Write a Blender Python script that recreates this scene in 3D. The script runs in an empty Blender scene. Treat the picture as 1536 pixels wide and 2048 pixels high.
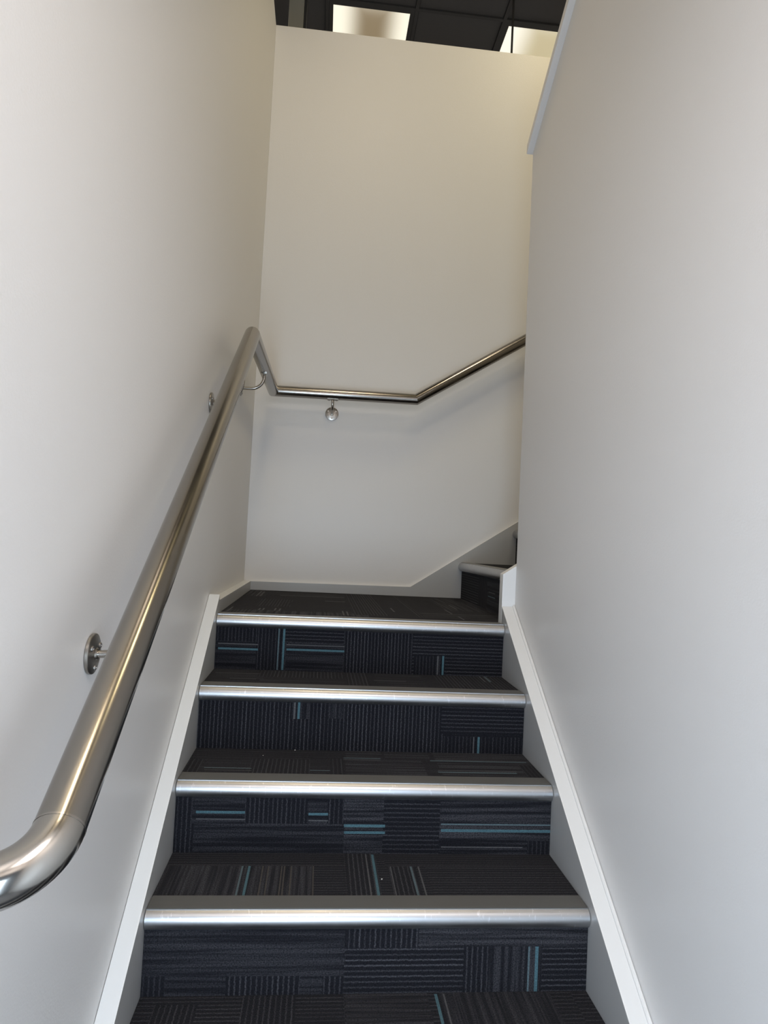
import bpy, bmesh, math, random
from mathutils import Vector, Matrix

random.seed(7)
SC = bpy.context.scene
COL = SC.collection

# ------------------------------------------------------------------ camera
RI = Vector((0.99447, -0.09508, 0.04907))
FW = Vector((0.09270, 0.99471, 0.04437)).normalized()
UP = RI.cross(FW).normalized()
RI = FW.cross(UP).normalized()
cam_d = bpy.data.cameras.new('camera')
cam = bpy.data.objects.new('camera', cam_d)
COL.objects.link(cam)
M = Matrix((RI, UP, -FW)).transposed().to_4x4()
M.translation = Vector((0.31905, -1.44011, 0.78434))
cam.matrix_world = M
cam_d.sensor_fit = 'VERTICAL'
cam_d.sensor_height = 36.0
cam_d.lens = 36.0 * 1334.99 / 2048
cam_d.clip_start = 0.02
SC.camera = cam

# ------------------------------------------------------------------ world, lights, exposure
SC.view_settings.view_transform = 'Standard'
SC.view_settings.look = 'None'
SC.view_settings.gamma = 1.0
SC.view_settings.use_curve_mapping = False
SC.view_settings.exposure = 0.0
world = bpy.data.worlds.new('world')
SC.world = world
world.use_nodes = True
wb = world.node_tree.nodes['Background']
wb.inputs[0].default_value = (0.62, 0.72, 0.90, 1)
wb.inputs[1].default_value = 0.12


def area(name, loc, rot, sx, sy, power, color):
    d = bpy.data.lights.new(name, 'AREA')
    d.shape = 'RECTANGLE'
    d.size, d.size_y = sx, sy
    d.energy, d.color = power, color
    o = bpy.data.objects.new(name, d)
    o.location, o.rotation_euler = loc, rot
    COL.objects.link(o)
    return o


# cool daylight through the glazed street door behind the photographer
area('street_door_daylight', (0.22, -2.16, 0.25), (math.radians(90), 0, 0), 0.42, 1.3, 32, (0.66, 0.82, 1.0))
# ceiling lamp of the small entrance lobby
area('lobby_lamp', (0.48, -1.62, 2.03), (0, 0, 0), 0.55, 0.55, 18, (1.0, 0.91, 0.87))
# warm ceiling troffers of the upper floor, then two added fill lamps
area('troffer_and_fill_lamp', (0.4825, 0.70, 4.44), (0, 0, 0), 0.5, 0.5, 3, (1.0, 0.85, 0.68))
area('troffer_and_fill_lamp', (0.4825, -0.55, 4.44), (0, 0, 0), 0.5, 0.5, 22, (1.0, 0.84, 0.60))
area('troffer_and_fill_lamp', (1.7325, 0.70, 4.44), (0, 0, 0), 0.5, 0.5, 23, (1.0, 0.85, 0.52))
area('troffer_and_fill_lamp', (4.2, 5.8, 4.44), (0, 0, 0), 0.5, 0.5, 120, (1.0, 0.93, 0.85))  # added fill lamp, out of view, lifts the dark upper ceiling
area('troffer_and_fill_lamp', (-2.3, 3.3, 4.44), (0, 0, 0), 0.5, 0.5, 70, (1.0, 0.90, 0.78))  # second added fill for the upper room, also kept out of view


# ------------------------------------------------------------------ helpers
def lin(r, g, b):
    f = lambda c: (c / 255 / 12.92) if c / 255 <= 0.04045 else ((c / 255 + 0.055) / 1.055) ** 2.4
    return (f(r), f(g), f(b), 1)


def obj(name, me, mat=None, parent=None, loc=None):
    if isinstance(me, bmesh.types.BMesh):
        bm = me
        bmesh.ops.recalc_face_normals(bm, faces=bm.faces)
        me = bpy.data.meshes.new(name)
        bm.to_mesh(me)
        bm.free()
    if mat and not me.materials:
        me.materials.append(mat)
    o = bpy.data.objects.new(name, me)
    COL.objects.link(o)
    if loc:
        o.location = loc
    if parent:
        o.parent = parent
    return o


def smooth(o, deg=40):
    me = o.data
    for p in me.polygons:
        p.use_smooth = True
    me.set_sharp_from_angle(angle=math.radians(deg))
    return o


def tag(o, label=None, cat=None, group=None, kind=None):
    for k, v in (('label', label), ('category', cat), ('group', group), ('kind', kind)):
        if v:
            o[k] = v
    return o


def empty(name, loc=(0, 0, 0)):
    o = bpy.data.objects.new(name, None)
    o.location = loc
    o.empty_display_size = 0.1
    COL.objects.link(o)
    return o


def box(bm, x0, x1, y0, y1, z0, z1):
    r = bmesh.ops.create_cube(bm, size=1)
    for v in r['verts']:
        v.co = Vector(((x0 + x1) / 2 + v.co.x * (x1 - x0), (y0 + y1) / 2 + v.co.y * (y1 - y0), (z0 + z1) / 2 + v.co.z * (z1 - z0)))
    return r['verts']


def bevel(bm, w, seg=2):
    bmesh.ops.bevel(bm, geom=list(bm.edges), offset=w, segments=seg, profile=0.7, affect='EDGES', clamp_overlap=True)


def prism(bm, pts, axis, a, b):
    """extrude polygon pts along axis ('x': pts are (y,z); 'y': pts are (x,z)) from a to b"""
    def P(p, t):
        return (t, p[0], p[1]) if axis == 'x' else (p[0], t, p[1])
    va = [bm.verts.new(P(p, a)) for p in pts]
    vb = [bm.verts.new(P(p, b)) for p in pts]
    bm.faces.new(va)
    bm.faces.new(list(reversed(vb)))
    n = len(pts)
    for i in range(n):
        bm.faces.new((va[i], vb[i], vb[(i + 1) % n], va[(i + 1) % n]))


def tube(bm, pts, r, n0=None, n1=None, seg=28, cap=True):
    """swept round tube; n0 / n1 are the mitre plane normals of its two ends"""
    pts = [Vector(p) for p in pts]
    rings = []
    ref = None
    for i, p in enumerate(pts):
        d = (pts[min(i + 1, len(pts) - 1)] - pts[max(i - 1, 0)]).normalized()
        if ref is None:
            ref = Vector((0, 0, 1)) if abs(d.z) < 0.9 else Vector((1, 0, 0))
        a = d.cross(ref).normalized()
        b = a.cross(d).normalized()
        ref = b
        nn = n0 if i == 0 else (n1 if i == len(pts) - 1 else None)
        ring = []
        for k in range(seg):
            t = 2 * math.pi * k / seg
            q = a * math.cos(t) * r + b * math.sin(t) * r
            if nn is not None:
                nv = Vector(nn)
                q = q - d * (q.dot(nv) / d.dot(nv))
            ring.append(bm.verts.new(p + q))
        rings.append(ring)
    for i in range(len(rings) - 1):
        for k in range(seg):
            k2 = (k + 1) % seg
            bm.faces.new((rings[i][k], rings[i][k2], rings[i + 1][k2], rings[i + 1][k]))
    if cap:
        bm.faces.new(list(reversed(rings[0])))
        bm.faces.new(rings[-1])


def lathe(bm, prof, origin, axis, seg=32):
    """profile of (radius, height) turned about axis at origin"""
    ax = Vector(axis).normalized()
    a = ax.orthogonal().normalized()
    b = ax.cross(a)
    rings = []
    for r, h in prof:
        rings.append([bm.verts.new(Vector(origin) + ax * h + (a * math.cos(2 * math.pi * k / seg) + b * math.sin(2 * math.pi * k / seg)) * r) for k in range(seg)])
    for i in range(len(rings) - 1):
        for k in range(seg):
            k2 = (k + 1) % seg
            bm.faces.new((rings[i][k], rings[i][k2], rings[i + 1][k2], rings[i + 1][k]))
    bm.faces.new(list(reversed(rings[0])))
    bm.faces.new(rings[-1])


# ------------------------------------------------------------------ materials
class NT:
    def __init__(self, name):
        self.m = bpy.data.materials.new(name)
        self.m.use_nodes = True
        self.t = self.m.node_tree
        self.b = self.t.nodes['Principled BSDF']

    def n(self, typ, **kw):
        nd = self.t.nodes.new(typ)
        for k, v in kw.items():
            if k.startswith('i_'):
                key = k[2:]
                nd.inputs[int(key) if key.isdigit() else key].default_value = v
            else:
                setattr(nd, k, v)
        return nd

    def l(self, a, b):
        self.t.links.new(a, b)

    def math(self, op, a, b=None, c=None):
        nd = self.n('ShaderNodeMath', operation=op)
        for i, s in enumerate((a, b, c)):
            if s is None:
                continue
            if isinstance(s, (int, float)):
                nd.inputs[i].default_value = s
            else:
                self.l(s, nd.inputs[i])
        return nd.outputs[0]

    def mix(self, f, a, b):
        nd = self.n('ShaderNodeMix', data_type='RGBA')
        for key, s in ((0, f), (6, a), (7, b)):
            if isinstance(s, (int, float)):
                nd.inputs[key].default_value = s
            elif isinstance(s, tuple):
                nd.inputs[key].default_value = s
            else:
                self.l(s, nd.inputs[key])
        return nd.outputs[2]

    def bump(self, h, strength, dist):
        nd = self.n('ShaderNodeBump', i_Strength=strength, i_Distance=dist)
        self.l(h, nd.inputs['Height'])
        self.l(nd.outputs[0], self.b.inputs['Normal'])


def paint(name, col, rough, bump_s=0.05, scale=220):
    m = NT(name)
    tc = m.n('ShaderNodeTexCoord')
    no = m.n('ShaderNodeTexNoise', i_Scale=scale, i_Detail=2.0)
    m.l(tc.outputs['Object'], no.inputs['Vector'])
    big = m.n('ShaderNodeTexNoise', i_Scale=1.3, i_Detail=2.0)
    m.l(tc.outputs['Object'], big.inputs['Vector'])
    c2 = tuple(c * 0.965 for c in col[:3]) + (1,)
    m.l(m.mix(big.outputs[0], col, c2), m.b.inputs['Base Color'])
    m.b.inputs['Roughness'].default_value = rough
    m.bump(no.outputs[0], bump_s, 0.002)
    return m.m


M_WALL = paint('wall_paint', (0.74, 0.725, 0.71, 1), 0.42, 0.12)
M_TRIM = paint('trim_enamel', (0.75, 0.75, 0.74, 1), 0.30, 0.05, 60)
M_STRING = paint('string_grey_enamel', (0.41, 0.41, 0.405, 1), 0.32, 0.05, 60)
M_DARK = paint('dark_ceiling', (0.075, 0.073, 0.070, 1), 0.75, 0.3, 90)
M_TILE = paint('dark_ceiling_tile', (0.11, 0.107, 0.104, 1), 0.85, 0.6, 160)
M_POST = paint('post_paint', (0.55, 0.53, 0.44, 1), 0.6, 0.1)
M_FLOOR = paint('floor_vinyl', (0.16, 0.16, 0.165, 1), 0.5, 0.05)
M_BOARD = paint('step_board', (0.03, 0.03, 0.033, 1), 0.9, 0.1)
M_CRUMB = paint('crumb_white', (0.75, 0.74, 0.70, 1), 0.8, 0.1)


def metal(name, col, rough, axis, streak, blotch=0.12, bump=0.05, scuff=False):
    m = NT(name)
    tc = m.n('ShaderNodeTexCoord')
    mp = m.n('ShaderNodeMapping')
    sc = [streak] * 3
    if axis is not None:
        sc[axis] = streak * 0.012
    mp.inputs['Scale'].default_value = sc
    m.l(tc.outputs['Object'], mp.inputs['Vector'])
    no = m.n('ShaderNodeTexNoise', i_Scale=1.0, i_Detail=3.0)
    m.l(mp.outputs[0], no.inputs['Vector'])
    bl = m.n('ShaderNodeTexNoise', i_Scale=9.0, i_Detail=4.0)
    m.l(tc.outputs['Object'], bl.inputs['Vector'])
    c2 = tuple(c * 0.86 for c in col[:3]) + (1,)
    base = m.mix(no.outputs[0], c2, col)
    if scuff:
        # trodden scratches, thickest along the middle of each strip
        mp2 = m.n('ShaderNodeMapping')
        mp2.inputs['Scale'].default_value = (150, 60, 45)
        m.l(tc.outputs['Object'], mp2.inputs['Vector'])
        sn = m.n('ShaderNodeTexNoise', i_Scale=1.0, i_Detail=3.0, i_Roughness=0.65)
        m.l(mp2.outputs[0], sn.inputs['Vector'])
        sr = m.n('ShaderNodeMapRange')
        sr.inputs['From Min'].default_value = 0.62
        sr.inputs['From Max'].default_value = 0.70
        m.l(sn.outputs[0], sr.inputs['Value'])
        base = m.mix(m.math('MULTIPLY', sr.outputs[0], 0.55), base, (0.72, 0.73, 0.76, 1))
    m.l(base, m.b.inputs['Base Color'])
    m.b.inputs['Metallic'].default_value = 1.0
    r1 = m.math('MULTIPLY_ADD', bl.outputs[0], blotch, rough - blotch / 2)
    r2 = m.math('MULTIPLY_ADD', no.outputs[0], 0.10, r1)
    m.l(r2, m.b.inputs['Roughness'])
    if bump:
        m.bump(no.outputs[0], bump, 0.0006)
    return m.m


M_STEEL = metal('brushed_steel', (0.31, 0.288, 0.26, 1), 0.15, None, 5, bump=0.0, blotch=0.05)
M_STEELX = metal('brushed_steel_cross', (0.31, 0.288, 0.26, 1), 0.15, None, 5, bump=0.0, blotch=0.05)
M_POLISH = metal('polished_steel', (0.40, 0.375, 0.34, 1), 0.13, None, 8, bump=0.0, blotch=0.06)
M_FLANGE = metal('flange_steel', (0.36, 0.335, 0.30, 1), 0.24, None, 30, bump=0.0)
M_NOSE = metal('nosing_aluminium', (0.50, 0.50, 0.505, 1), 0.33, 0, 400, blotch=0.16, bump=0.015, scuff=True)
M_PLATE = metal('nosing_plate', (0.30, 0.295, 0.285, 1), 0.50, 0, 300)
M_SCREW = metal('screw_steel', (0.40, 0.38, 0.36, 1), 0.3, None, 60)
M_ROD = metal('rod_steel', (0.12, 0.12, 0.125, 1), 0.5, None, 60)


def carpet():
    """loop pile: ribs along each block's own direction; block data ride on face-corner attributes"""
    m = NT('carpet_loop_pile')
    A = m.n('ShaderNodeAttribute', attribute_name='block')     # r direction, g seed, b brightness, alpha rib
    L = m.n('ShaderNodeAttribute', attribute_name='yarn')      # yarn colour, alpha = coloured line
    U = m.n('ShaderNodeUVMap', uv_map='UVMap')
    sa = m.n('ShaderNodeSeparateColor')
    m.l(A.outputs['Color'], sa.inputs[0])
    d, seed, br, rib = sa.outputs[0], sa.outputs[1], sa.outputs[2], A.outputs['Alpha']
    su = m.n('ShaderNodeSeparateXYZ')
    m.l(U.outputs[0], su.inputs[0])
    u, v = su.outputs[0], su.outputs[1]
    # s runs across the ribs, w along them (d=1: ribs run along v)
    nd = m.math('SUBTRACT', 1.0, d)
    s = m.math('ADD', m.math('MULTIPLY', u, d), m.math('MULTIPLY', v, nd))
    w = m.math('ADD', m.math('MULTIPLY', v, d), m.math('MULTIPLY', u, nd))
    # wobble of the ribs
    wob = m.n('ShaderNodeTexNoise', noise_dimensions='2D', i_Scale=1.0, i_Detail=1.0)
    cw = m.n('ShaderNodeCombineXYZ')
    m.l(m.math('MULTIPLY', s, 60.0), cw.inputs[0]); m.l(m.math('MULTIPLY', w, 140.0), cw.inputs[1])
    m.l(cw.outputs[0], wob.inputs['Vector'])
    s2 = m.math('ADD', s, m.math('MULTIPLY_ADD', wob.outputs[0], 0.0026, -0.0013))
    k = m.math('ADD', m.math('DIVIDE', s2, 0.0112), m.math('MULTIPLY', seed, 37.0))
    fr = m.math('FRACT', k)
    tri = m.math('ABSOLUTE', m.math('SUBTRACT', fr, 0.5))          # 0 on the rib crest
    crest = m.n('ShaderNodeMapRange', interpolation_type='SMOOTHSTEP')
    crest.inputs['From Min'].default_value = 0.24; crest.inputs['From Max'].default_value = 0.03
    m.l(tri, crest.inputs['Value'])
    wn = m.n('ShaderNodeTexWhiteNoise', noise_dimensions='1D')
    m.l(m.math('FLOOR', k), wn.inputs['W'])
    ribs = m.math('MULTIPLY', crest.outputs[0], m.math('MULTIPLY_ADD', wn.outputs[0], 0.6, 0.4))
    # heather: broad uneven stripes
    he = m.n('ShaderNodeTexNoise', noise_dimensions='2D', i_Scale=1.0, i_Detail=3.0, i_Roughness=0.6)
    ch = m.n('ShaderNodeCombineXYZ')
    m.l(m.math('MULTIPLY_ADD', seed, 91.0, m.math('MULTIPLY', s, 95.0)), ch.inputs[0]); m.l(m.math('MULTIPLY', w, 2.0), ch.inputs[1])
    m.l(ch.outputs[0], he.inputs['Vector'])
    hm = m.n('ShaderNodeMapRange', interpolation_type='SMOOTHSTEP')
    hm.inputs['From Min'].default_value = 0.36; hm.inputs['From Max'].default_value = 0.68
    m.l(he.outputs[0], hm.inputs['Value'])
    heather = m.math('MULTIPLY', hm.outputs[0], 0.62)
    stripe = m.math('ADD', m.math('MULTIPLY', ribs, rib), m.math('MULTIPLY', heather, m.math('SUBTRACT', 1.0, rib)))
    # yarn speckle
    sp = m.n('ShaderNodeTexNoise', noise_dimensions='2D', i_Scale=1.0, i_Detail=2.0, i_Roughness=0.7)
    cs = m.n('ShaderNodeCombineXYZ')
    m.l(m.math('MULTIPLY', s, 420.0), cs.inputs[0]); m.l(m.math('MULTIPLY', w, 300.0), cs.inputs[1])
    m.l(cs.outputs[0], sp.inputs['Vector'])
    spk = m.n('ShaderNodeMapRange')
    spk.inputs['From Min'].default_value = 0.30; spk.inputs['From Max'].default_value = 0.72
    m.l(sp.outputs[0], spk.inputs['Value'])
    lum = m.math('MULTIPLY', m.math('MULTIPLY', stripe, br), m.math('MULTIPLY_ADD', spk.outputs[0], 1.3, 0.15))
    base = m.mix(spk.outputs[0], (0.0040, 0.0044, 0.0066, 1), (0.0155, 0.0160, 0.0215, 1))
    rgb = m.mix(lum, base, (0.092, 0.092, 0.104, 1))
    yc = m.mix(m.math('MULTIPLY', spk.outputs[0], 0.55), L.outputs['Color'], (0.02, 0.025, 0.03, 1))
    col = m.mix(L.outputs['Alpha'], rgb, yc)
    m.l(col, m.b.inputs['Base Color'])
    m.b.inputs['Roughness'].default_value = 1.0
    m.b.inputs['Specular IOR Level'].default_value = 0.15
    m.b.inputs['Sheen Weight'].default_value = 0.045
    m.b.inputs['Sheen Roughness'].default_value = 0.45
    m.b.inputs['Sheen Tint'].default_value = (0.9, 0.87, 0.85, 1)
    h = m.math('ADD', m.math('MULTIPLY', crest.outputs[0], 0.6), m.math('MULTIPLY', spk.outputs[0], 0.7))
    m.bump(h, 0.7, 0.0025)
    return m.m


M_CARPET = carpet()


def lit_panel(name, half, off, dark, cream, span):
    """the opal diffuser of a fluorescent troffer, lit from a lamp along each long side"""
    m = NT(name)
    tc = m.n('ShaderNodeTexCoord')
    sx = m.n('ShaderNodeSeparateXYZ')
    m.l(tc.outputs['Object'], sx.inputs[0])
    ax = m.math('ABSOLUTE', m.math('DIVIDE', m.math('SUBTRACT', sx.outputs[0], off), span))
    ay = m.math('MAXIMUM', m.math('DIVIDE', sx.outputs[1], -half), 0.0)
    mr = m.n('ShaderNodeMapRange', interpolation_type='SMOOTHERSTEP')
    mr.inputs['From Min'].default_value = 0.08; mr.inputs['From Max'].default_value = 1.0
    m.l(m.math('MAXIMUM', ax, m.math('MULTIPLY', m.math('POWER', ay, 1.6), 0.42)), mr.inputs['Value'])
    col = m.mix(mr.outputs[0], dark, cream)
    m.b.inputs['Base Color'].default_value = (0.5, 0.5, 0.48, 1)
    m.b.inputs['Roughness'].default_value = 0.4
    m.l(col, m.b.inputs['Emission Color'])
    m.b.inputs['Emission Strength'].default_value = 1.0
    return m.m


# ------------------------------------------------------------------ dimensions
W, R, G, OV, PD = 0.95, 0.17472, 0.25349, 0.013, 0.066     # stair width, rise, going, riser set-back, nosing depth
XL, XR, YB = -0.036, 0.995, 1.829                          # wall faces
YE = 0.81                                                  # end of the right wall
ZL = 3 * R                                                 # landing
ZT = 3.332                                                 # top of the half walls round the well
ZF = -4 * R                                                # entrance floor
ZC = 4.50                                                  # upper ceiling
SL = R / G
SEAM = 0.419
S1X, G2 = 1.003, 0.268                                     # first nosing of the upper flight, its going
XO = 2.75                                                  # outer face of the well on the right
YF = -2.20

# ------------------------------------------------------------------ structure
def struct(name, bm, m, bev=None):
    if bev:
        bevel(bm, bev, 2)
    return tag(obj(name, bm, m), kind='structure')


bm = bmesh.new(); box(bm, XL - 0.12, XL, YF, YB + 0.12, ZF, ZT); struct('wall_left', bm, M_WALL, 0.002)
bm = bmesh.new(); box(bm, XL, XO, YB, YB + 0.12, ZF, ZT); struct('wall_back', bm, M_WALL, 0.0015)
zc0 = 2.186
SLC = 0.66
yk = YE - (ZT - zc0) / SLC
bm = bmesh.new()
prism(bm, [(YF, ZF), (YE, ZF), (YE, zc0), (yk, ZT), (YF, ZT)], 'x', XR, XR + 0.10)
struct('wall_right', bm, M_WALL, 0.003)
bm = bmesh.new()
cw = 0.028
prism(bm, [(YE + 0.008, zc0 - 0.008 * SLC), (yk, ZT), (YF, ZT), (YF, ZT + cw), (yk + 0.01, ZT + cw), (YE + 0.008, zc0 - 0.008 * SLC + cw * 1.15)], 'x', XR - 0.021, XR + 0.121)
struct('trim_1', bm, M_WALL, 0.003)
bm = bmesh.new(); box(bm, XO, XO + 0.12, YF, YB + 0.12, ZF, ZT); struct('wall_outer', bm, M_WALL)
bm = bmesh.new(); box(bm, XL, XO, YF - 0.12, -1.08, ZF - 0.15, ZF); struct('floor', bm, M_FLOOR)
# entrance front with its doorway, lobby ceiling
bm = bmesh.new()
box(bm, XL - 0.12, XL + 0.04, YF - 0.12, YF, ZF, ZT)
box(bm, XR - 0.04, XO + 0.12, YF - 0.12, YF, ZF, ZT)
box(bm, XL + 0.04, XR - 0.04, YF - 0.12, YF, 1.48, ZT)
struct('wall_front', bm, M_WALL)
bm = bmesh.new(); box(bm, XL, XR, YF, -1.05, 2.05, 2.27); struct('ceiling_lobby', bm, M_WALL)
# upper storey: room walls and the dark ceiling
bm = bmesh.new()
box(bm, -5.0, -4.9, YF - 0.12, 7.0, 2.0, ZC + 0.1)
box(bm, 7.0, 7.1, YF - 0.12, 7.0, 2.0, ZC + 0.1)
box(bm, -5.0, 7.1, 7.0, 7.1, 2.0, ZC + 0.1)
box(bm, -5.0, 7.1, YF - 0.22, YF - 0.12, ZT, ZC + 0.1)
struct('wall_upper', bm, M_WALL)
bm = bmesh.new()
box(bm, -4.9, XL - 0.12, YF - 0.12, 7.0, 2.05, 2.27)
box(bm, XL - 0.12, XO + 0.12, YB + 0.12, 7.0, 2.05, 2.27)
box(bm, XO + 0.12, 7.0, YF - 0.12, 7.0, 2.05, 2.27)
struct('floor_upper', bm, M_FLOOR)

# carpet pattern in metres on each sheet: blocks (sheet, u0, v0, u1, v1, rib direction, brightness, ribbed) and coloured yarn lines
BLOCKS = [
 ('R0',-0.019,-0.139,0.42,-0.03,'h',0.55,0),
 ('R0',-0.012,-0.182,0.051,-0.134,'v',0.4,1),
 ('R0',0.048,-0.183,0.175,-0.135,'h',0.6,0),
 ('R0',0.172,-0.186,0.328,-0.136,'v',0.8,1),
 ('R0',0.325,-0.186,0.375,-0.138,'h',0.5,0),
 ('R0',0.373,-0.187,0.423,-0.138,'v',0.6,1),
 ('R0',0.415,-0.081,0.576,-0.032,'v',0.8,1),
 ('R0',0.574,-0.081,0.967,-0.033,'h',0.9,0),
 ('R0',0.417,-0.191,0.679,-0.08,'h',0.9,1),
 ('R0',0.674,-0.192,0.736,-0.079,'v',0.7,1),
 ('R0',0.731,-0.193,0.853,-0.079,'v',0.65,0),
 ('R0',0.848,-0.195,0.971,-0.08,'h',0.7,1),
 ('T0',-0.021,-0.065,0.049,-0.018,'h',0.4,1),
 ('T0',0.036,-0.067,0.131,-0.012,'v',0.6,1),
 ('T0',0.121,-0.07,0.219,-0.014,'h',0.6,1),
 ('T0',0.21,-0.072,0.322,0.011,'v',0.6,1),
 ('T0',0.319,-0.075,0.419,0.012,'h',0.5,1),
 ('T0',0.422,-0.079,0.597,0.018,'h',0.55,0),
 ('T0',0.613,-0.086,0.865,0.014,'v',0.6,0),
 ('T0',0.912,-0.089,1.001,0.008,'h',0.5,1),
 ('R1',-0.027,-0.018,0.053,0.15,'v',0.5,1),
 ('R1',0.042,0.07,0.174,0.151,'h',0.5,0),
 ('R1',0.169,0.072,0.327,0.153,'v',0.6,1),
 ('R1',0.323,0.072,0.377,0.155,'h',0.5,0),
 ('R1',0.373,0.073,0.419,0.156,'v',0.6,1),
 ('R1',0.047,-0.016,0.423,0.069,'h',0.5,0),
 ('R1',0.414,0.08,0.519,0.156,'h',0.95,0),
 ('R1',0.418,-0.015,0.524,0.079,'h',0.75,0),
 ('R1',0.515,-0.015,0.667,0.158,'h',0.6,1),
 ('R1',0.659,-0.013,0.965,0.16,'h',0.8,0),
 ('R1',0.89,-0.013,0.965,0.034,'v',0.4,1),
 ('T1',-0.017,0.205,0.42,0.264,'h',0.35,1),
 ('T1',-0.094,0.05,0.345,0.201,'v',0.75,0),
 ('T1',0.343,0.05,0.414,0.204,'h',0.5,1),
 ('T1',0.422,0.05,0.497,0.272,'v',0.7,1),
 ('T1',0.517,0.205,1.058,0.273,'h',0.35,1),
 ('T1',0.523,0.05,0.591,0.201,'v',0.6,1),
 ('T1',0.615,0.049,0.991,0.201,'h',0.55,1),
 ('R2',-0.026,0.156,0.424,0.322,'v',0.75,1),
 ('R2',0.259,0.263,0.313,0.33,'v',0.5,0),
 ('R2',0.371,0.266,0.418,0.333,'v',0.8,0),
 ('R2',0.414,0.154,0.71,0.334,'v',0.8,1),
 ('R2',0.701,0.229,0.97,0.342,'h',0.65,1),
 ('R2',0.707,0.159,0.973,0.223,'v',0.45,1),
 ('T2',-0.054,0.452,0.42,0.497,'h',0.3,1),
 ('T2',-0.038,0.269,0.065,0.426,'v',0.5,1),
 ('T2',0.037,0.275,0.183,0.43,'h',0.8,1),
 ('T2',0.166,0.281,0.325,0.437,'v',0.7,1),
 ('T2',0.323,0.283,0.376,0.446,'h',0.4,1),
 ('T2',0.378,0.285,0.414,0.45,'v',0.5,1),
 ('T2',0.423,0.454,0.526,0.527,'h',0.7,0),
 ('T2',0.42,0.294,0.634,0.448,'h',0.75,0),
 ('T2',0.533,0.461,0.662,0.534,'h',0.6,0),
 ('T2',0.676,0.309,0.973,0.543,'h',0.75,0),
 ('T2',0.905,0.309,0.973,0.424,'v',0.55,1),
 ('R3',-0.022,0.439,0.135,0.504,'v',0.5,1),
 ('R3',-0.017,0.341,0.141,0.434,'h',0.4,0),
 ('R3',0.131,0.344,0.231,0.51,'v',0.5,1),
 ('R3',0.222,0.442,0.418,0.513,'h',0.7,1),
 ('R3',0.226,0.341,0.423,0.436,'h',0.5,0),
 ('R3',0.414,0.332,0.653,0.521,'v',0.7,1),
 ('R3',0.643,0.341,0.978,0.529,'h',0.75,1),
 ('R3',0.649,0.335,0.753,0.412,'v',0.4,1),
 ('T3',-0.044,0.518,0.17,0.774,'h',0.5,0),
 ('T3',0.147,0.671,0.419,0.771,'v',0.75,1),
 ('T3',0.159,0.55,0.415,0.633,'h',0.5,0),
 ('T3',0.424,0.527,0.494,0.815,'v',0.65,1),
 ('T3',0.518,0.549,0.668,0.83,'h',0.5,0),
 ('T3',0.713,0.52,0.965,0.818,'v',0.7,1),
 ('T4',-0.034,0.827,0.5,0.949,'v',0.85,0),
 ('T4',-0.06,1.044,0.122,1.243,'h',0.4,1),
 ('T4',0.093,1.082,0.22,1.379,'v',0.7,1),
 ('T4',-0.0,1.5,0.094,1.788,'v',0.8,0),
 ('T4',0.072,1.564,0.443,1.766,'h',0.6,0),
 ('T4',0.211,1.148,0.486,1.276,'h',0.45,1),
 ('T4',0.453,0.911,0.577,1.846,'v',0.6,1),
 ('T4',0.674,0.907,0.701,1.838,'v',0.75,1),
 ('T4',0.834,1.179,1.067,1.746,'v',0.8,0),
 ('T4',0.705,0.848,0.974,1.051,'h',0.6,0),
 ('S1',1.317,0.488,1.918,0.659,'h',0.75,1),
 ('S1',1.085,0.506,1.348,0.664,'h',0.6,0),
 ('S1',1.301,0.49,1.454,0.658,'v',0.6,1),
]
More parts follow.
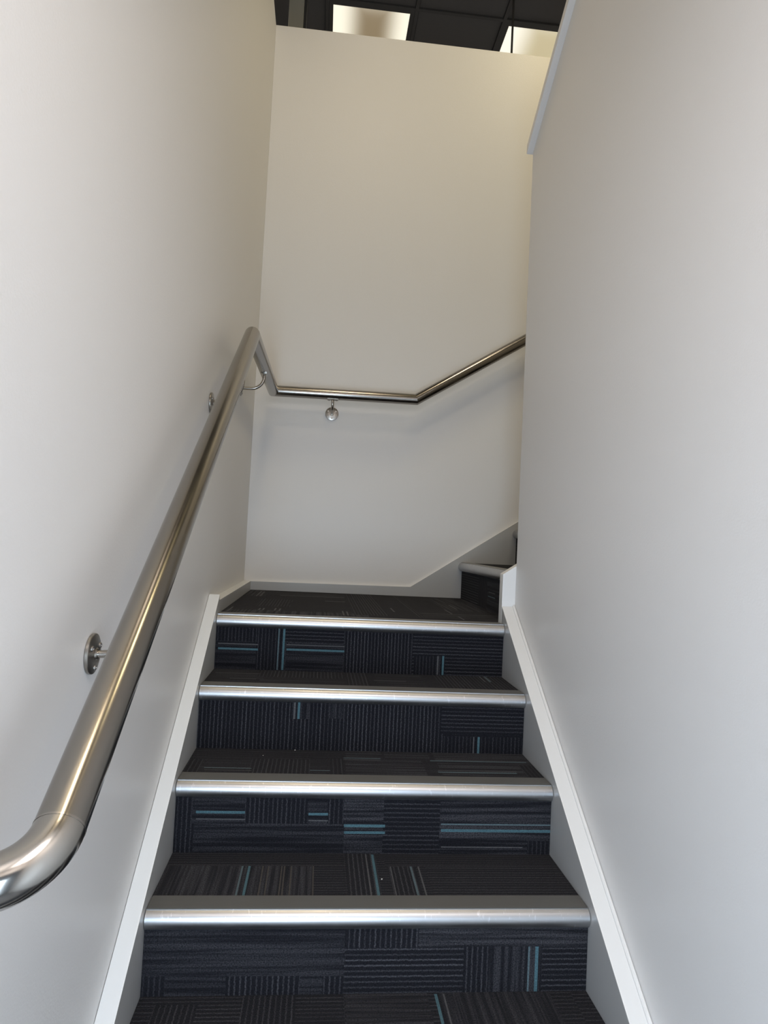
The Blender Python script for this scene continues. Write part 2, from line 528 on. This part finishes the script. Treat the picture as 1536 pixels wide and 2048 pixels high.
LINES = [
 ('R0',0.8165,-0.1748,0.8207,-0.0796,'pale_teal','v'),
 ('R0',0.8323,-0.175,0.8396,-0.0798,'teal','v'),
 ('T0',0.612,-0.0796,0.6183,0.009,'teal','v'),
 ('T0',0.6308,-0.0801,0.634,0.0087,'pale','v'),
 ('R1',0.0505,0.095,0.1695,0.1012,'teal','h'),
 ('R1',0.0515,0.0802,0.1704,0.0827,'pale','h'),
 ('R1',0.3261,0.0928,0.3747,0.099,'teal','h'),
 ('R1',0.3269,0.0786,0.3756,0.0818,'pale','h'),
 ('R1',0.4162,0.065,0.5197,0.0718,'teal','h'),
 ('R1',0.4171,0.0486,0.5205,0.0548,'teal','h'),
 ('R1',0.6627,0.0725,0.9509,0.0762,'pale_teal','h'),
 ('R1',0.6634,0.0552,0.9515,0.062,'teal','h'),
 ('R1',0.6653,0.0163,0.8776,0.0188,'pale','h'),
 ('T1',0.1749,0.0647,0.1792,0.2004,'pale_teal','v'),
 ('T1',0.1905,0.0647,0.1961,0.2005,'teal','v'),
 ('T1',0.2234,0.0647,0.2265,0.2008,'tan','v'),
 ('T1',0.2369,0.0647,0.24,0.2009,'tan','v'),
 ('T1',0.2679,0.0647,0.271,0.2011,'tan','v'),
 ('T1',0.2747,0.0647,0.2778,0.2012,'tan','v'),
 ('T1',0.2906,0.0646,0.2937,0.2013,'tan','v'),
 ('T1',0.3423,0.0646,0.3454,0.2017,'tan','v'),
 ('T1',0.4719,0.0645,0.475,0.2618,'pale','v'),
 ('T1',0.4872,0.0645,0.4934,0.262,'teal','v'),
 ('T1',0.5284,0.0645,0.5309,0.2007,'pale','v'),
 ('T1',0.5766,0.0644,0.5815,0.2011,'pale_teal','v'),
 ('T1',0.5957,0.0644,0.5994,0.2012,'pale','v'),
 ('R2',0.2686,0.2622,0.2743,0.3163,'pale','v'),
 ('R2',0.2804,0.2625,0.2868,0.3166,'teal','v'),
 ('R2',0.7983,0.17,0.8019,0.2223,'pale','v'),
 ('R2',0.8119,0.1703,0.8183,0.2226,'teal','v'),
 ('T2',0.0498,0.3572,0.1713,0.3617,'pale_teal','h'),
 ('T2',0.3243,0.3502,0.3768,0.3547,'pale_teal','h'),
 ('T2',0.0526,0.3411,0.1731,0.3441,'pale','h'),
 ('T2',0.416,0.4538,0.5203,0.4598,'pale_teal','h'),
 ('T2',0.4155,0.4411,0.5191,0.4448,'pale','h'),
 ('T2',0.6598,0.4428,0.938,0.4503,'pale_teal','h'),
 ('T2',0.6662,0.3512,0.8831,0.3587,'pale_teal','h'),
 ('T2',0.6686,0.3673,0.8872,0.3703,'pale','h'),
 ('R3',0.0081,0.429,0.1358,0.4323,'pale','h'),
 ('R3',0.009,0.4113,0.1367,0.4178,'teal','h'),
 ('R3',0.1994,0.3507,0.2035,0.4963,'pale_teal','v'),
 ('R3',0.2151,0.3512,0.2217,0.497,'teal','v'),
 ('R3',0.2276,0.4319,0.4168,0.4352,'pale','h'),
 ('R3',0.2285,0.4149,0.4176,0.4214,'teal','h'),
 ('R3',0.7272,0.3505,0.7321,0.4132,'pale','v'),
 ('R3',0.744,0.351,0.7506,0.4137,'teal','v'),
 ('T3',0.0146,0.7087,0.1524,0.7132,'pale','h'),
 ('T3',0.0693,0.6312,0.1475,0.6357,'pale','h'),
 ('T3',0.5095,0.6595,0.6109,0.6655,'pale','h'),
 ('T3',0.8696,0.6892,0.8745,0.7748,'pale','v'),
 ('T3',0.8862,0.6916,0.8927,0.7774,'pale_teal','v'),
 ('T4',0.055,1.4826,0.0605,1.7587,'pale','v'),
 ('T4',0.0711,1.4905,0.0765,1.7372,'pale','v'),
 ('T4',0.0163,0.8713,0.0218,1.0214,'pale','v'),
 ('T4',0.1148,0.9392,0.1202,1.0072,'pale','v'),
 ('T4',0.1284,0.9448,0.1338,1.0119,'pale','v'),
 ('T4',0.1693,0.9432,0.1748,1.0279,'pale','v'),
 ('T4',0.1859,0.9328,0.1914,1.0169,'pale','v'),
 ('T4',0.4109,0.8726,0.4164,1.0133,'pale','v'),
 ('T4',0.4259,0.8773,0.4314,1.0023,'pale','v'),
 ('T4',0.827,1.0615,0.8324,1.2214,'pale','v'),
 ('T4',0.8835,1.2437,0.8889,1.4267,'pale','v'),
 ('T4',0.6063,1.0519,0.6117,1.1948,'pale','v'),
 ('T4',0.8334,0.8769,0.8388,0.9809,'pale','v'),
 ('T4',0.1549,1.5652,0.4392,1.5787,'pale','h'),
 ('T4',0.3523,1.3695,0.4358,1.383,'pale','h'),
 ('T4',0.704,1.0441,1.0028,1.0516,'pale','h'),
 ('S1',1.174,0.5965,1.2772,0.5996,'pale','h'),
 ('S1',1.1712,0.5789,1.2826,0.5827,'pale_teal','h'),
 ('S1',1.4595,0.5304,1.6071,0.5329,'pale','h'),
]
CRUMBS = [(0.503, 0.137, 0.001, 0.0021), (0.279, 0.513, 0.1757, 0.0018), (0.948, 0.015, -0.1737, 0.0015), (0.193, 0.461, 0.1757, 0.0013)]
CRUMB_LABELS = ['white crumb in the middle of the lowest fully visible tread', 'white crumb at the back of the second tread, below the third riser',
                'white crumb at the right end of the bottom tread', 'tiny white crumb on the left half of the second tread']
# ------------------------------------------------------------------ ceiling: slab, black grid, tiles
CP, CX, CY = 0.625, 0.170, 3.030
ceil = None
bm = bmesh.new(); box(bm, -5.0, 7.1, YF - 0.2, 7.1, ZC + 0.05, ZC + 0.15)
ceil = struct('ceiling', bm, M_DARK)
bm = bmesh.new()
for i in range(-2, 6):
    box(bm, CX + i * CP - 0.012, CX + i * CP + 0.012, CY - 2 * CP, CY + 3 * CP, ZC - 0.006, ZC + 0.05)
for j in range(-2, 4):
    box(bm, CX - 2 * CP, CX + 5 * CP, CY + j * CP - 0.012, CY + j * CP + 0.012, ZC - 0.005, ZC + 0.05)
tag(obj('ceiling_grid', bm, M_DARK, ceil))
bm = bmesh.new(); box(bm, -CP / 2 + 0.013, CP / 2 - 0.013, -CP / 2 + 0.013, CP / 2 - 0.013, 0, 0.015); bevel(bm, 0.003, 1)
tile0 = None
LIT = {(0, 0), (2, 0)}
for i in range(-2, 5):
    for j in range(-2, 3):
        if (i, j) in LIT:
            continue
        loc = (CX + (i + 0.5) * CP, CY + (j + 0.5) * CP, ZC + 0.004 + random.uniform(0, 0.003))
        if tile0 is None:
            tile0 = obj('ceiling_tile', bm, M_TILE, ceil, loc)
        else:
            t = tile0.copy(); COL.objects.link(t); t.location = loc; t.parent = ceil


def troffer(i, j, label, mat, w=0.54):
    cx, cy = CX + (i + 0.5) * CP, CY + (j + 0.5) * CP
    root = tag(empty('ceiling_light', (cx, cy, ZC)), label, 'ceiling light', 'square ceiling lights above the back wall')
    h = w / 2
    bm = bmesh.new()
    o = CP / 2 - 0.013
    for a in ((-o, -h, -o, o), (h, o, -o, o), (-h, h, -o, -h), (-h, h, h, o)):
        box(bm, a[0], a[1], a[2], a[3], -0.004, 0.03)
    obj('frame', bm, M_DARK, root)
    bm = bmesh.new(); box(bm, -h, h, -h, h, 0.012, 0.03)
    obj('diffuser', bm, mat, root)
    return root


m1 = lit_panel('lit_diffuser_two_lamps', 0.27, 0.015, (0.20, 0.14, 0.065, 1), (1.0, 0.94, 0.76, 1), 0.265)
m2 = lit_panel('lit_diffuser_cream', 0.27, 0.06, (0.50, 0.42, 0.24, 1), (1.0, 0.95, 0.80, 1), 0.32)
troffer(0, 0, 'square ceiling light with a brownish middle between two bright sides', m1)
troffer(2, 0, 'evenly cream ceiling light partly behind the thin upright rod', m2)

# thin upright rod between upper floor and ceiling, olive post behind the back wall
root = tag(empty('upright_rod', (1.372, 2.62, 2.27)), 'thin dark upright rod passing in front of the cream ceiling light', 'rod')
bm = bmesh.new(); tube(bm, [(0, 0, 0), (0, 0, ZC - 2.27)], 0.0068, seg=14); smooth(obj('shaft', bm, M_ROD, root))
bm = bmesh.new(); lathe(bm, [(0.03, 0), (0.03, 0.004), (0.012, 0.012)], (0, 0, 0), (0, 0, 1), 20); smooth(obj('foot', bm, M_ROD, root))
bm = bmesh.new(); lathe(bm, [(0.03, 0), (0.03, 0.004), (0.012, 0.012)], (0, 0, ZC - 2.27), (0, 0, -1), 20); smooth(obj('ceiling_plate', bm, M_ROD, root))
root = tag(empty('olive_post', (-0.026, 2.95, 2.27)), 'olive grey square post rising to the dark ceiling beyond the back wall', 'post')
bm = bmesh.new(); box(bm, -0.05, 0.05, -0.04, 0.04, 0, ZC - 2.27); bevel(bm, 0.004, 1); obj('post_body', bm, M_POST, root)
bm = bmesh.new(); box(bm, 0.052, 0.068, -0.03, 0.03, 0, ZC - 2.27); obj('edge_strip', bm, M_DARK, root)


# ------------------------------------------------------------------ staircase
stairs = tag(empty('staircase', (0, 0, 0)), 'steep dark patterned carpet staircase with metal nosings turning right at its landing', 'staircase')
TEAL = (0.085, 0.180, 0.215)
YARN = {'teal': TEAL, 'pale_teal': (0.115, 0.165, 0.185), 'pale': (0.115, 0.115, 0.12), 'tan': (0.085, 0.072, 0.062)}


def carpet_panel(key, rect, place, parent, name, thick=0.006, default=('h', 0.45, 1)):
    """one carpet piece: its blocks and coloured yarns are faces cut into the sheet. place(u, v, h) -> world"""
    u0, v0, u1, v1 = rect
    bl = [b for b in BLOCKS if b[0] == key]
    ln = [b for b in LINES if b[0] == key]
    us, vs = {u0, u1}, {v0, v1}
    for b in bl + ln:
        for x in (b[1], b[3]):
            if u0 + 0.0015 < x < u1 - 0.0015: us.add(x)
        for x in (b[2], b[4]):
            if v0 + 0.0015 < x < v1 - 0.0015: vs.add(x)
    us, vs = sorted(us), sorted(vs)
    bm = bmesh.new()
    uvl = bm.loops.layers.uv.new('UVMap')
    la = bm.loops.layers.float_color.new('block')
    lb = bm.loops.layers.float_color.new('yarn')
    grid = [[bm.verts.new(place(u, v, thick)) for v in vs] for u in us]

    def put(f, uv, A, B):
        for lp, c in zip(f.loops, uv):
            lp[uvl].uv = c; lp[la] = A; lp[lb] = B

    for i in range(len(us) - 1):
        for j in range(len(vs) - 1):
            cu, cv = (us[i] + us[i + 1]) / 2, (vs[j] + vs[j + 1]) / 2
            hit, hk = default, 0
            for k, b in enumerate(bl):
                if b[1] <= cu <= b[3] and b[2] <= cv <= b[4]:
                    hit, hk = b[5:8], k + 1
            yarn = (0, 0, 0, 0)
            d = 1.0 if hit[0] == 'v' else 0.0
            for b in ln:
                if b[1] <= cu <= b[3] and b[2] <= cv <= b[4]:
                    yarn = YARN[b[5]] + (1.0,)
                    d = 1.0 if b[6] == 'v' else 0.0
            A = (d, ((hk * 0.37 + ord(key[0]) * 0.11 + int(key[1]) * 0.23) % 1.0), hit[1], float(hit[2]))
            f = bm.faces.new((grid[i][j], grid[i + 1][j], grid[i + 1][j + 1], grid[i][j + 1]))
            put(f, ((us[i], vs[j]), (us[i + 1], vs[j]), (us[i + 1], vs[j + 1]), (us[i], vs[j + 1])), A, yarn)
    # thin cut edge of the sheet
    ring = [(grid[i][0], us[i], vs[0]) for i in range(len(us))] + [(grid[-1][j], us[-1], vs[j]) for j in range(1, len(vs))] \
        + [(grid[i][-1], us[i], vs[-1]) for i in range(len(us) - 2, -1, -1)] + [(grid[0][j], us[0], vs[j]) for j in range(len(vs) - 2, 0, -1)]
    low = [bm.verts.new(place(u, v, 0)) for _, u, v in ring]
    n = len(ring)
    for k in range(n):
        f = bm.faces.new((ring[k][0], low[k], low[(k + 1) % n], ring[(k + 1) % n][0]))
        put(f, ((0, 0),) * 4, (0, 0, 0.2, 0), (0, 0, 0, 0))
    o = obj(name, bm, M_CARPET, parent)
    return o


def nose_profile():
    # (depth from front, height): flat plate seat, thin ridge, bull nose, return lip
    p = [(PD, 0.0), (PD, -0.004), (0.030, -0.006), (0.0165, -0.0120), (0.0165, -0.0406)]
    arc = []
    cx, cz, r = 0.0235, -0.0205, 0.0235
    for k in range(15):
        a = math.radians(-58 + k * (58 + 62) / 14)
        arc.append((cx - r * math.cos(a), cz + r * math.sin(a) * 0.95))
    p += arc + [(0.0125, 0.0012), (0.0150, 0.0012), (0.0155, 0.0)]
    return p


def nosing(parent, place, a, b):
    """place(along, depth, height)"""
    pr = nose_profile()
    bm = bmesh.new()
    va = [bm.verts.new(place(a, d, h)) for d, h in pr]
    vb = [bm.verts.new(place(b, d, h)) for d, h in pr]
    n = len(pr)
    for i in range(n):
        bm.faces.new((va[i], vb[i], vb[(i + 1) % n], va[(i + 1) % n]))
    fa = bm.faces.new(va); fb = bm.faces.new(list(reversed(vb)))
    bmesh.ops.triangulate(bm, faces=[fa, fb])
    o = smooth(obj('nosing', bm, M_NOSE, parent), 32)
    bm = bmesh.new()
    q = [(0.0165, 0.0002), (PD, 0.0002), (PD, 0.0016), (0.0165, 0.0016)]
    va = [bm.verts.new(place(a + 0.001, d, h)) for d, h in q]
    vb = [bm.verts.new(place(b - 0.001, d, h)) for d, h in q]
    for i in range(4):
        bm.faces.new((va[i], vb[i], vb[(i + 1) % 4], va[(i + 1) % 4]))
    bm.faces.new(va); bm.faces.new(list(reversed(vb)))
    tag(obj('nosing_plate', bm, M_PLATE, parent), 'matt grey plate behind the rounded nosing')
    return o


T = 0.006
for i in range(-3, 4):
    y, z = i * G, i * R
    depth = (G if i < 3 else YB - 3 * G)
    bm = bmesh.new()
    x1 = W if i < 3 else S1X + 0.019
    if i < 3:
        box(bm, 0, W, y + OV + T, y + G + OV + T, ZF, z - T)
    else:
        box(bm, 0, W, y + OV + T, YE + 0.002, ZF, z - T)
        box(bm, 0, S1X + 0.025, YE + 0.041, YB - 0.002, ZF, z - T)
    st = obj('step' if i < 3 else 'landing', bm, M_BOARD, stairs)
    nosing(st, lambda a, d, h, y=y, z=z: (a, y + d, z + h), 0.0015, W - 0.0015)
    rk = f'R{i}' if i >= 0 else 'X0'
    for (a, b) in ((0.0005, SEAM), (SEAM + 0.0004, W - 0.0005)):
        carpet_panel(rk, (a, z - R, b, z - 0.0395), lambda u, v, h, y=y: (u, y + OV + T - h, v), st, 'riser_carpet')
    tk = f'T{i + 1}' if i >= -1 else 'X0'
    if i < 3:
        for (a, b) in ((0.0005, SEAM), (SEAM + 0.0004, W - 0.0005)):
            carpet_panel(tk, (a, y + PD + 0.0005, b, y + G + OV + 0.0002), lambda u, v, h, z=z: (u, v, z - T + h), st, 'tread_carpet')
    else:
        carpet_panel(tk, (0.0005, y + PD + 0.0005, SEAM, YB - 0.015), lambda u, v, h, z=z: (u, v, z - T + h), st, 'tread_carpet')
        carpet_panel(tk, (SEAM + 0.0004, YE + 0.041, S1X + 0.0185, YB - 0.015), lambda u, v, h, z=z: (u, v, z - T + h), st, 'tread_carpet')
        bm = bmesh.new()
        carpet_panel(tk, (SEAM + 0.0004, y + PD + 0.0005, W - 0.0005, YE + 0.0406), lambda u, v, h, z=z: (u, v, z - T + h), st, 'tread_carpet')

# upper flight, climbing to the right behind the right wall
for i in range(0, 4):
    x, z = S1X + i * G2, ZL + (i + 1) * R
    bm = bmesh.new()
    box(bm, x + 0.019 + T, x + G2 + 0.019 + T, YE + 0.041, YB - 0.015, ZF, z - T)
    st = obj('step', bm, M_BOARD, stairs)
    nosing(st, lambda a, d, h, x=x, z=z: (x + d, a, z + h), YE + 0.0425, YB - 0.0165)
    carpet_panel('S1' if i == 0 else 'X0', (YE + 0.0415, z - R, YB - 0.0155, z - 0.0395), lambda u, v, h, x=x: (x + 0.019 + T - h, u, v), st, 'riser_carpet')
    carpet_panel('X0', (x + PD + 0.0005, YE + 0.0415, x + G2 + 0.0185, YB - 0.0155), lambda u, v, h, z=z: (u, v, z - T + h), st, 'tread_carpet')

# painted string boards: white top edge, grey faces
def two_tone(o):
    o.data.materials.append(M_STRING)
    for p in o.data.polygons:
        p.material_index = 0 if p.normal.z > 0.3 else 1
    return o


OFF = 0.025
def string_poly(ya, yb, lowdrop=0.36):
    return [(ya, ya * SL + OFF), (yb, yb * SL + OFF), (yb, max(yb * SL - lowdrop, ZF)), (ya, max(ya * SL - lowdrop, ZF))]
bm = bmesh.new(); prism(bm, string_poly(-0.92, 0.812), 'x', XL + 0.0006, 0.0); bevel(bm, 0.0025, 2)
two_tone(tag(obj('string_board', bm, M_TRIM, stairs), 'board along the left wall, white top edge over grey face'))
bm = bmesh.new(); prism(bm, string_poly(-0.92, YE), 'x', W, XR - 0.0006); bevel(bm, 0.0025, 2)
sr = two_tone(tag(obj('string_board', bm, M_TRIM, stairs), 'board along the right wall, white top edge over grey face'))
bm = bmesh.new()
prism(bm, [(-0.92, -0.92 * SL + OFF - 0.004), (YE - 0.004, YE * SL + OFF - 0.006), (YE - 0.004, YE * SL + OFF + 0.006), (-0.92, -0.92 * SL + OFF + 0.006)], 'x', XR - 0.009, XR - 0.0006)
bevel(bm, 0.002, 1)
obj('caulk_bead', bm, M_TRIM, sr)
bm = bmesh.new()
s2 = 0.66
prism(bm, [(W, ZL - 0.03), (W, 0.693), (XR + 1.3, 0.693 + (XR + 1.3 - W) * s2), (XR + 1.3, 1.0), (1.30, ZL - 0.03)], 'y', YE + 0.0005, YE + 0.040); bevel(bm, 0.0025, 2)
tag(obj('string_board', bm, M_TRIM, stairs), 'short white board end at the wall corner')

# skirtings of the landing
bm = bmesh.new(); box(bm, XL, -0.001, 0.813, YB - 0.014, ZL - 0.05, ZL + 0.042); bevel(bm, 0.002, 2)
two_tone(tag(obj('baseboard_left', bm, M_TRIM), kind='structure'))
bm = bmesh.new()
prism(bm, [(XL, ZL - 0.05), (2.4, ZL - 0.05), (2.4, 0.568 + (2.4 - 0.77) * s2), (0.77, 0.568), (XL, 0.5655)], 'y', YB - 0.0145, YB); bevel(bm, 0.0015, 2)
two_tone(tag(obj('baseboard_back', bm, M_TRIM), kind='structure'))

# ------------------------------------------------------------------ handrail
rail = tag(empty('handrail', (0.055, 0.0, 0.9)), 'brushed steel tube handrail following the left and back walls on round wall brackets', 'handrail')
rail.location = (0, 0, 0)
RR = 0.0262
X1 = 0.055
W0 = Vector((0.0675, -0.711, 0.4728)); AP = Vector((X1, 0.815, 1.4575)); BK = Vector((0.060, 1.744, 1.475))
CK = Vector((0.746, 1.744, 1.480)); DK = Vector((2.2, 1.744, 1.480 + 0.631 * (2.2 - 0.746)))
d0 = (AP - W0).normalized(); d1 = (BK - AP).normalized(); d2 = (CK - BK).normalized(); d3 = (DK - CK).normalized()
m01, m12, m23 = (d0 + d1).normalized(), (d1 + d2).normalized(), (d2 + d3).normalized()


def rail_piece(name, pts, n0, n1, mat, cap=False):
    bm = bmesh.new()
    tube(bm, pts, RR, n0, n1, seg=48, cap=cap)
    return smooth(obj(name, bm, mat, rail), 40)


rail_piece('rail_tube', [W0, AP], d0, m01, M_STEEL)
rail_piece('rail_tube', [AP, BK], m01, m12, M_STEEL)
rail_piece('rail_tube', [BK, CK], m12, m23, M_STEELX)
rail_piece('rail_tube', [CK, DK], m23, d3, M_STEELX, )
ER = 0.060
out = Vector((-1, 0, 0))
el = []
for k in range(17):
    a = math.pi / 2 * k / 16
    el.append(W0 + d0 * (-ER * math.sin(a)) + out * (ER * (1 - math.cos(a))))
el.append(Vector((XL + 0.002, el[-1].y, el[-1].z)))
tag(rail_piece('rail_elbow', el, None, None, M_POLISH), 'polished elbow turning into the left wall')
bm = bmesh.new()
tube(bm, [W0 - d0 * 0.0012, W0 + d0 * 0.0012], RR + 0.0004, seg=48)
smooth(obj('weld_seam', bm, M_POLISH, rail))


def bracket(fl, n, top, rd):
    """wall flange at fl (on the wall, normal n), bent stem, saddle under the rail at top"""
    fl, n, top, rd = Vector(fl), Vector(n).normalized(), Vector(top), Vector(rd).normalized()
    hz = (top - fl).dot(n)
    corner = fl + n * hz
    rr = min(hz * 0.82, (top - corner).length * 0.85)
    vert = (top - corner).normalized()
    pts = [fl + n * 0.004, corner - n * rr]
    for k in range(1, 9):
        a = math.pi / 2 * k / 8
        pts.append(corner - n * rr + vert * rr + n * (rr * math.sin(a)) - vert * (rr * math.cos(a)))
    pts.append(top)
    bm = bmesh.new(); tube(bm, pts, 0.0062, seg=18)
    st = smooth(obj('bracket', bm, M_POLISH, rail), 50)
    bm = bmesh.new()
    lathe(bm, [(0.0315, 0.0005), (0.0325, 0.0015), (0.0325, 0.0052), (0.0316, 0.0062), (0.024, 0.0078), (0.016, 0.0088), (0.010, 0.0093), (0.0085, 0.012), (0.0065, 0.012)], fl, n, 40)
    smooth(obj('flange', bm, M_FLANGE, st), 30)
    a = n.orthogonal().normalized() if abs(n.z) > 0.9 else Vector((0, 0, -1))
    b = n.cross(a)
    for k in range(3):
        t = 2 * math.pi * k / 3
        c = fl + n * 0.0078 + (a * math.cos(t) + b * math.sin(t)) * 0.0215
        bm = bmesh.new(); lathe(bm, [(0.0048, 0), (0.0048, 0.0012), (0.0036, 0.0026), (0.0016, 0.0026), (0.0012, 0.0012)], c, n, 16)
        smooth(obj('screw', bm, M_SCREW, st), 40)
    # saddle plate bent to the tube, with its two screws
    side = rd.cross(vert).normalized()
    up = side.cross(rd).normalized()
    if up.dot(vert) < 0:
        up = -up
    bm = bmesh.new()
    cen = top + up * 0.004
    vs = []
    for e in (-0.026, 0.026):
        row = []
        for k in range(7):
            t = math.radians(-24 + 8 * k)
            axp = cen + up * (RR - 0.001)
            for rad in (RR + 0.0005, RR + 0.0035):
                row.append(bm.verts.new(axp + rd * e + side * (math.sin(t) * rad) - up * (math.cos(t) * rad)))
        vs.append(row)
    A, B = vs
    for k in range(6):
        i0, i1 = 2 * k, 2 * k + 2
        bm.faces.new((A[i0], A[i1], B[i1], B[i0])); bm.faces.new((A[i0 + 1], A[i1 + 1], B[i1 + 1], B[i0 + 1]))
        bm.faces.new((A[i0], A[i1], A[i1 + 1], A[i0 + 1])); bm.faces.new((B[i0], B[i1], B[i1 + 1], B[i0 + 1]))
    bm.faces.new((A[0], A[1], B[1], B[0])); bm.faces.new((A[12], A[13], B[13], B[12]))
    obj('saddle', bm, M_POLISH, st)
    for e in (-0.018, 0.018):
        bm = bmesh.new(); lathe(bm, [(0.0042, 0), (0.0042, 0.0015), (0.0028, 0.0032)], cen + rd * e - up * 0.0035, -up, 14)
        smooth(obj('screw', bm, M_SCREW, st), 40)


def under(p, d):
    return p - (Vector((0, 0, 1)) - d * d.z).normalized() * (RR + 0.003)


def on(pa, d, y):
    return pa + d * ((y - pa.y) / d.y)


bracket((XL, -0.327, 0.583), (1, 0, 0), under(on(W0, d0, -0.327), d0), d0)
bracket((XL, 0.622, 1.180), (1, 0, 0), under(on(W0, d0, 0.622), d0), d0)
bracket((XL, 1.285, 1.378), (1, 0, 0), under(on(AP, d1, 1.285), d1), d1)
bp = BK + d2 * (0.343 - BK.x)
bracket((0.343, YB, 1.398), (0, -1, 0), under(bp, d2), d2)

# ------------------------------------------------------------------ white crumbs on the treads
for k, (x, y, z, s) in enumerate(CRUMBS):
    bm = bmesh.new()
    bmesh.ops.create_icosphere(bm, subdivisions=1, radius=s)
    for v in bm.verts:
        v.co *= random.uniform(0.75, 1.2)
        v.co.z = max(v.co.z, -s * 0.4) * 0.8
    c = obj('crumb', bm, M_CRUMB, None, (x, y, z + s * 0.3))
    tag(c, CRUMB_LABELS[k], 'crumb', 'white crumbs on the stair carpet')
